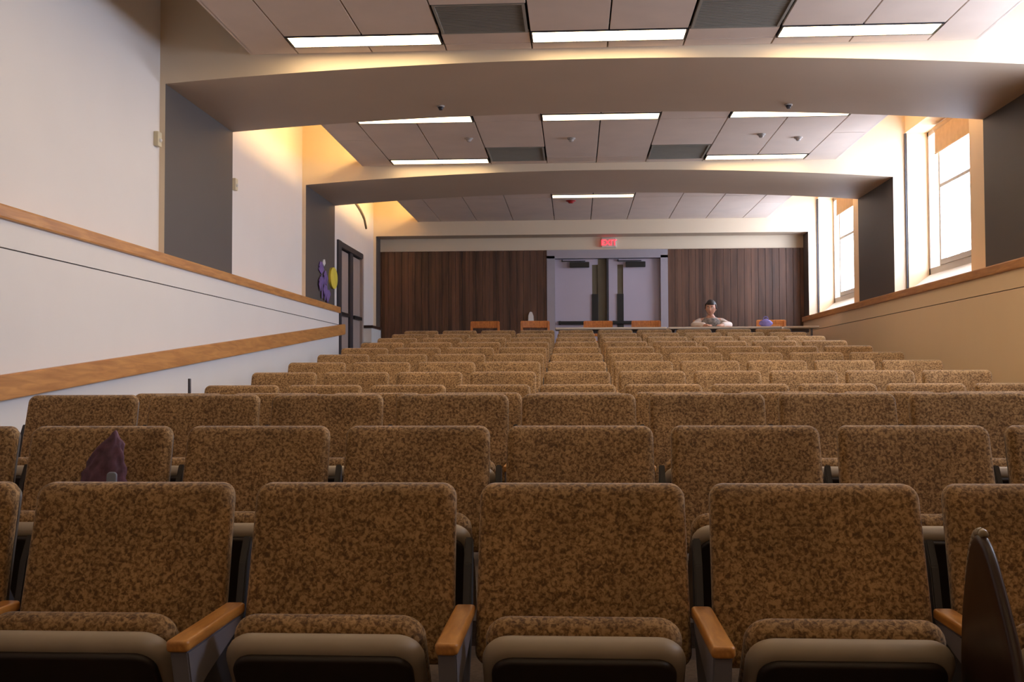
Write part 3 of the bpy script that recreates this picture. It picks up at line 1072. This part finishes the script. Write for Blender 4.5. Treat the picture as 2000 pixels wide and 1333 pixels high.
# =================================================================== REAR FURNITURE
def make_chair():
    root = empty('wooden_chair')
    # faces -y; back towards +y
    for sx in (-1, 1):
        MB().box(sx * 0.21 - 0.018, sx * 0.21 + 0.018, -0.22, -0.184, 0, 0.44, M['chairwood'], bev=0.004).build('leg', None, root)
        l = MB()
        l.prism([(0.18, 0.0), (0.22, 0.0), (0.215, 0.44), (0.265, 0.93), (0.235, 0.93), (0.178, 0.44)], 'x', sx * 0.21 - 0.018, sx * 0.21 + 0.018, M['chairwood'], bev=0.003)
        l.build('leg', None, root)
    st = MB()
    slab(st, 0.46, 0.44, 0.035, 0.03, 0.012, M['chairwood'], fn=lambda u, v, d: Vector((u, v, 0.455 + d)))
    st.build('seat', None, root)
    r = MB()
    def fb(z0):
        return lambda u, v, d: Vector((u, 0.235 + 0.02 * (1 - (u / 0.22) ** 2) + d + 0.09 * (v + z0 - 0.7), z0 + v))
    slab(r, 0.45, 0.11, 0.022, 0.02, 0.008, M['chairwood'], fn=fb(0.885))
    r.build('top_rail', None, root)
    for zz in (0.72, 0.60):
        r = MB()
        slab(r, 0.40, 0.05, 0.016, 0.015, 0.006, M['chairwood'], fn=fb(zz))
        r.build('back_slat', None, root)
    a = MB()
    for sx in (-1, 1):
        a.box(sx * 0.21 - 0.01, sx * 0.21 + 0.01, -0.19, 0.19, 0.2, 0.225, M['chairwood'])
    a.build('stretcher', None, root)
    return root
ch0 = make_chair()
CH = [(-1.40, 16.62, 'orange wooden chair farthest left before the walnut boards'),
      (-0.59, 16.62, 'wooden chair below the white dispenser, left of the rear doors'),
      (0.363, 16.75, 'orange wooden chair before the left leaf of the rear doors'),
      (1.112, 16.75, 'orange wooden chair before the right leaf of the rear doors'),
      (2.06, 16.68, 'wooden chair the seated person sits on'),
      (3.04, 16.75, 'orange wooden chair behind the lavender bag near the right wall')]
for i, (x, y, lab) in enumerate(CH):
    o = ch0 if i == 0 else copy_tree(ch0)
    o.location = (x, y, PLAT)
    if i in (1,): o.rotation_euler = (0, 0, 0.12)
    tag(o, lab, 'chair', 'wooden chairs along the rear platform')

def make_table(wd):
    root = empty('long_table')
    t = MB()
    slab(t, wd, 0.50, 0.03, 0.02, 0.006, M['laminate'], fn=lambda u, v, d: Vector((u, v, 0.765 + d)))
    t.build('tabletop', None, root)
    for sx in (-1, 1):
        for sy in (-1, 1):
            MB().cyl((sx * (wd / 2 - 0.1), sy * 0.19, 0.0), (sx * (wd / 2 - 0.1), sy * 0.19, 0.752), 0.016, 0.016, M['greymetal']).build('leg', None, root)
    MB().box(-wd / 2 + 0.1, wd / 2 - 0.1, -0.012, 0.012, 0.70, 0.75, M['greymetal']).build('apron', None, root)
    return root
t0 = make_table(1.62)
TB = [(0.52, 'long pale table before the rear doors, behind the last seat row'), (2.17, 'long pale table at which the person sits')]
for i, (x, lab) in enumerate(TB):
    o = t0 if i == 0 else copy_tree(t0)
    o.location = (x, 16.02, PLAT)
    tag(o, lab, 'table', 'pale tables behind the last row')
t2 = make_table(0.5)
t2.location = (3.26, 16.02, PLAT)
tag(t2, 'short pale side table at the right wall end of the rear platform', 'table', 'pale tables behind the last row')

# lavender bag on the table
bgx = empty('small_bag', (2.83, 16.02, PLAT + 0.780))
b = bmesh.new()
bmesh.ops.create_icosphere(b, subdivisions=3, radius=1)
for v in b.verts:
    c = v.co
    t = (c.z + 1) / 2
    s_ = 0.075 * (1 - t ** 3) ** 0.5 + 0.012
    nn = 1 + 0.18 * mnoise.noise(c * 2.5)
    v.co = Vector((c.x * s_ * nn * 1.15, c.y * s_ * nn * 0.8, 0.125 * t))
pm = MB(); pm.absorb(b, M['bluebag'], smooth=True); pm.build('bag_body', None, bgx)
hb = MB()
for i in range(8):
    a0, a1 = PI * i / 8, PI * (i + 1) / 8
    hb.cyl((0.035 * math.cos(a0), 0, 0.115 + 0.04 * math.sin(a0)), (0.035 * math.cos(a1), 0, 0.115 + 0.04 * math.sin(a1)), 0.006, 0.006, M['bluebag'], seg=8)
hb.build('handle', None, bgx)
bgx.location.x = 2.79
tag(bgx, 'small lavender blue bag on the table right of the seated person', 'bag')

# =================================================================== PERSON
def skin_mesh(verts, edges, root_i=0, sub=2):
    me = bpy.data.meshes.new('tmp')
    me.from_pydata([v[:3] for v in verts], edges, [])
    o = bpy.data.objects.new('tmp', me)
    COL.objects.link(o)
    md = o.modifiers.new('s', 'SKIN')
    md.use_smooth_shade = True
    for i, v in enumerate(verts):
        r = v[3]
        me.skin_vertices[0].data[i].radius = (r if isinstance(r, tuple) else (r, r))
        me.skin_vertices[0].data[i].use_root = (i == root_i)
    sb = o.modifiers.new('ss', 'SUBSURF')
    sb.levels = sb.render_levels = sub
    dg = bpy.context.evaluated_depsgraph_get()
    ev = o.evaluated_get(dg)
    m2 = bpy.data.meshes.new_from_object(ev)
    bpy.data.objects.remove(o)
    return m2

def merge_meshes(name, meshes, mat, parent, voxel=None, label=None):
    b = bmesh.new()
    for mm in meshes:
        b.from_mesh(mm)
    me = bpy.data.meshes.new(name)
    b.to_mesh(me)
    b.free()
    me.materials.clear()
    me.materials.append(mat)
    for p in me.polygons:
        p.use_smooth = True
        p.material_index = 0
    o = bpy.data.objects.new(name, me)
    COL.objects.link(o)
    if voxel:
        r = o.modifiers.new('r', 'REMESH')
        r.mode = 'VOXEL'
        r.voxel_size = voxel
        r.use_smooth_shade = True
        dg = bpy.context.evaluated_depsgraph_get()
        m3 = bpy.data.meshes.new_from_object(o.evaluated_get(dg))
        o.modifiers.clear()
        o.data = m3
        if not m3.materials:
            m3.materials.append(mat)
        for p in m3.polygons:
            p.use_smooth = True
    o.parent = parent
    return o

P = empty('person', (2.055, 16.60, PLAT))
# local frame: faces -y, z from platform floor; seat at .47
SHX, SHZ = 0.185, 0.92
arms_v = []
def body_graph(skin=True, k=1.0):
    V = [(0, 0.02, 0.56, (0.15, 0.115)),      # pelvis
         (0, 0.00, 0.70, (0.130, 0.100)),
         (0, -0.02, 0.82, (0.140, 0.098)),
         (0, -0.03, 0.890, (0.100, 0.072)),
         (0, -0.055, 0.965, (0.052, 0.052)),   # neck
         (0, -0.075, 1.02, (0.050, 0.052))]
    E = [(0, 1), (1, 2), (2, 3), (3, 4), (4, 5)]
    def add(v, frm):
        V.append(v); E.append((frm, len(V) - 1)); return len(V) - 1
    for sx in (-1, 1):
        a = add((sx * 0.165, -0.03, 0.895, 0.062), 3)
        a = add((sx * 0.235, -0.10, 0.82, 0.052), a)
        a = add((sx * 0.275, -0.20, 0.815 + 0.0, 0.043), a)   # elbow near table
        a = add((sx * 0.19, -0.33, 0.822, 0.036), a)
        a = add((sx * 0.105, -0.42, 0.818, 0.026), a)          # wrist
        h = add((sx * 0.085, -0.46, 0.816, (0.030, 0.018)), a)
        # legs
        l = add((sx * 0.095, -0.03, 0.545, 0.085), 0)
        l = add((sx * 0.11, -0.25, 0.53, 0.075), l)
        l = add((sx * 0.12, -0.43, 0.50, 0.058), l)            # knee
        l = add((sx * 0.12, -0.40, 0.28, 0.050), l)
        l = add((sx * 0.12, -0.37, 0.08, 0.035), l)
        l = add((sx * 0.125, -0.46, 0.035, 0.036), l)
        l = add((sx * 0.125, -0.54, 0.028, 0.028), l)
    return V, E
V, E = body_graph()
meshes = [skin_mesh(V, E, 0)]
# fingers: five per hand, bent over the paper
for sx in (-1, 1):
    px, py, pz = sx * 0.083, -0.465, 0.816
    for fi, (off, ln) in enumerate([(-0.027, 0.060), (-0.010, 0.072), (0.008, 0.068), (0.025, 0.052)]):
        x = px + off
        fv = [(x, py + 0.01, pz, 0.0095), (x - sx * 0.006, py - 0.03, pz + 0.006, 0.009), (x - sx * 0.012, py - 0.03 - ln * 0.55, pz - 0.004, 0.008), (x - sx * 0.015, py - 0.03 - ln * 0.85, pz - 0.018, 0.0068)]
        meshes.append(skin_mesh(fv, [(0, 1), (1, 2), (2, 3)], 0, 1))
    tx = px - sx * 0.028
    fv = [(tx + sx * 0.01, py + 0.03, pz - 0.002, 0.011), (tx - sx * 0.014, py + 0.002, pz - 0.004, 0.010), (tx - sx * 0.026, py - 0.03, pz - 0.010, 0.008)]
    meshes.append(skin_mesh(fv, [(0, 1), (1, 2)], 0, 1))
# head with face, tilted down and a little to the left of the picture
HC = Vector((0, -0.095, 1.100))
Rh = Matrix.Rotation(math.radians(12), 3, 'X') @ Matrix.Rotation(math.radians(-14), 3, 'Z')
def headmap(c):
    x, y, z = c
    w_ = 0.078 - 0.020 * max(0, -z) ** 1.5
    yy = y * 0.097
    if z < -0.1 and y > 0:
        yy *= 1 - 0.45 * min(1, (-z - 0.1))
    p = Vector((x * w_, yy, z * 0.116))
    if y < 0:   # face side
        # nose
        g = math.exp(-((x * 0.078) / 0.011) ** 2) * math.exp(-((p.z + 0.016) / 0.020) ** 2)
        p.y -= 0.024 * g
        g = math.exp(-((x * 0.078) / 0.008) ** 2) * math.exp(-((p.z - 0.012) / 0.018) ** 2)
        p.y -= 0.008 * g
        for s in (-1, 1):
            g = math.exp(-((p.x - s * 0.030) / 0.015) ** 2 - ((p.z - 0.010) / 0.012) ** 2)
            p.y += 0.010 * g
            g = math.exp(-((p.x - s * 0.030) / 0.02) ** 2 - ((p.z - 0.030) / 0.008) ** 2)
            p.y -= 0.004 * g
        g = math.exp(-(p.x / 0.024) ** 2 - ((p.z + 0.050) / 0.010) ** 2)
        p.y -= 0.006 * g
        g = math.exp(-(p.x / 0.022) ** 2 - ((p.z + 0.093) / 0.016) ** 2)
        p.y -= 0.008 * g
    return HC + Rh @ p
b = bmesh.new()
bmesh.ops.create_uvsphere(b, u_segments=64, v_segments=48, radius=1)
for v in b.verts:
    v.co = headmap(v.co)
for s in (-1, 1):
    b2 = bmesh.new()
    bmesh.ops.create_uvsphere(b2, u_segments=16, v_segments=10, radius=1)
    for v in b2.verts:
        v.co = HC + Rh @ Vector((s * 0.079 + v.co.x * 0.009, 0.008 + v.co.y * 0.019, -0.008 + v.co.z * 0.031))
    tm = bpy.data.meshes.new('t'); b2.to_mesh(tm); b2.free()
    b.from_mesh(tm)
tm = bpy.data.meshes.new('t'); b.to_mesh(tm); b.free()
meshes.append(tm)
merge_meshes('body', meshes, M['skin'], P, voxel=0.0055)
# face details
for s in (-1, 1):
    e = MB()
    e.sphere(HC + Rh @ Vector((s * 0.030, -0.080, 0.010)), 0.010, M['white'])
    e.sphere(HC + Rh @ Vector((s * 0.030, -0.0865, 0.008)), 0.0055, M['eye'])
    e.build('eye', None, P)
    e = MB()
    e.cyl(HC + Rh @ Vector((s * 0.016, -0.096, 0.030)), HC + Rh @ Vector((s * 0.046, -0.084, 0.032)), 0.0035, 0.003, M['hair'])
    e.build('eyebrow', None, P)
e = MB()
e.sphere(HC + Rh @ Vector((0, -0.094, -0.052)), 0.02, M['lip'], sx=1.1, sy=0.35, sz=0.35)
e.build('mouth', None, P)
# hair
b = bmesh.new()
bmesh.ops.create_uvsphere(b, u_segments=48, v_segments=32, radius=1)
dele = []
for v in b.verts:
    c = v.co.copy()
    lim = 0.45 if c.y < -0.35 else (-0.15 if c.y < 0.15 else -0.75)
    if c.z < lim:
        dele.append(v)
    q = headmap(c)
    d = (q - HC).normalized()
    v.co = q + d * (0.012 + 0.005 * mnoise.noise(c * 6))
bmesh.ops.delete(b, geom=dele, context='VERTS')
bmesh.ops.solidify(b, geom=b.faces[:], thickness=0.008)
hm = MB(); hm.absorb(b, M['hair'], smooth=True); hm.build('hair', None, P)
# clothes: sleeves jacket (pale), patterned front (grey), trousers
Vj = [(0, 0.03, 0.885, (0.06, 0.045))]
Ej = []
def addj(v, frm):
    Vj.append(v); Ej.append((frm, len(Vj) - 1)); return len(Vj) - 1
for sx in (-1, 1):
    a = addj((sx * 0.165, -0.028, 0.895, 0.072), 0)
    a = addj((sx * 0.235, -0.095, 0.835, 0.064), a)
    a = addj((sx * 0.275, -0.19, 0.832, 0.054), a)
    a = addj((sx * 0.19, -0.32, 0.832, 0.046), a)
    a = addj((sx * 0.12, -0.40, 0.826, 0.037), a)
merge_meshes('sleeves', [skin_mesh(Vj, Ej, 0)], M['jacket'], P)['label'] = 'pale sleeves'
Vv = [(0, 0.02, 0.57, (0.165, 0.130)), (0, 0.0, 0.70, (0.150, 0.120)), (0, -0.030, 0.82, (0.190, 0.145)), (0, -0.036, 0.900, (0.198, 0.140)), (0, -0.048, 0.945, (0.125, 0.105)), (0, -0.055, 0.968, (0.078, 0.078))]
merge_meshes('knit_top', [skin_mesh(Vv, [(0, 1), (1, 2), (2, 3), (3, 4), (4, 5)], 0)], M['vest'], P)['label'] = 'grey patterned top'
Vt = [(0, 0.02, 0.555, (0.165, 0.125))]
Et = []
for sx in (-1, 1):
    n0 = 0
    for v in [(sx * 0.097, -0.03, 0.548, 0.098), (sx * 0.11, -0.25, 0.533, 0.088), (sx * 0.12, -0.43, 0.502, 0.071), (sx * 0.12, -0.40, 0.28, 0.063), (sx * 0.12, -0.37, 0.09, 0.055)]:
        Vt.append(v); Et.append((n0, len(Vt) - 1)); n0 = len(Vt) - 1
merge_meshes('trousers', [skin_mesh(Vt, Et, 0)], M['jeans'], P)
for sx in (-1, 1):
    sh = MB()
    slab(sh, 0.10, 0.27, 0.075, 0.045, 0.03, M['black'], fn=lambda u, v, d: Vector((sx * 0.123 + u, -0.45 + v, 0.038 + d)))
    sh.build('shoe', None, P)
tag(P, 'seated person with short dark hair, grey top and pale sleeves at the rear table', 'person')
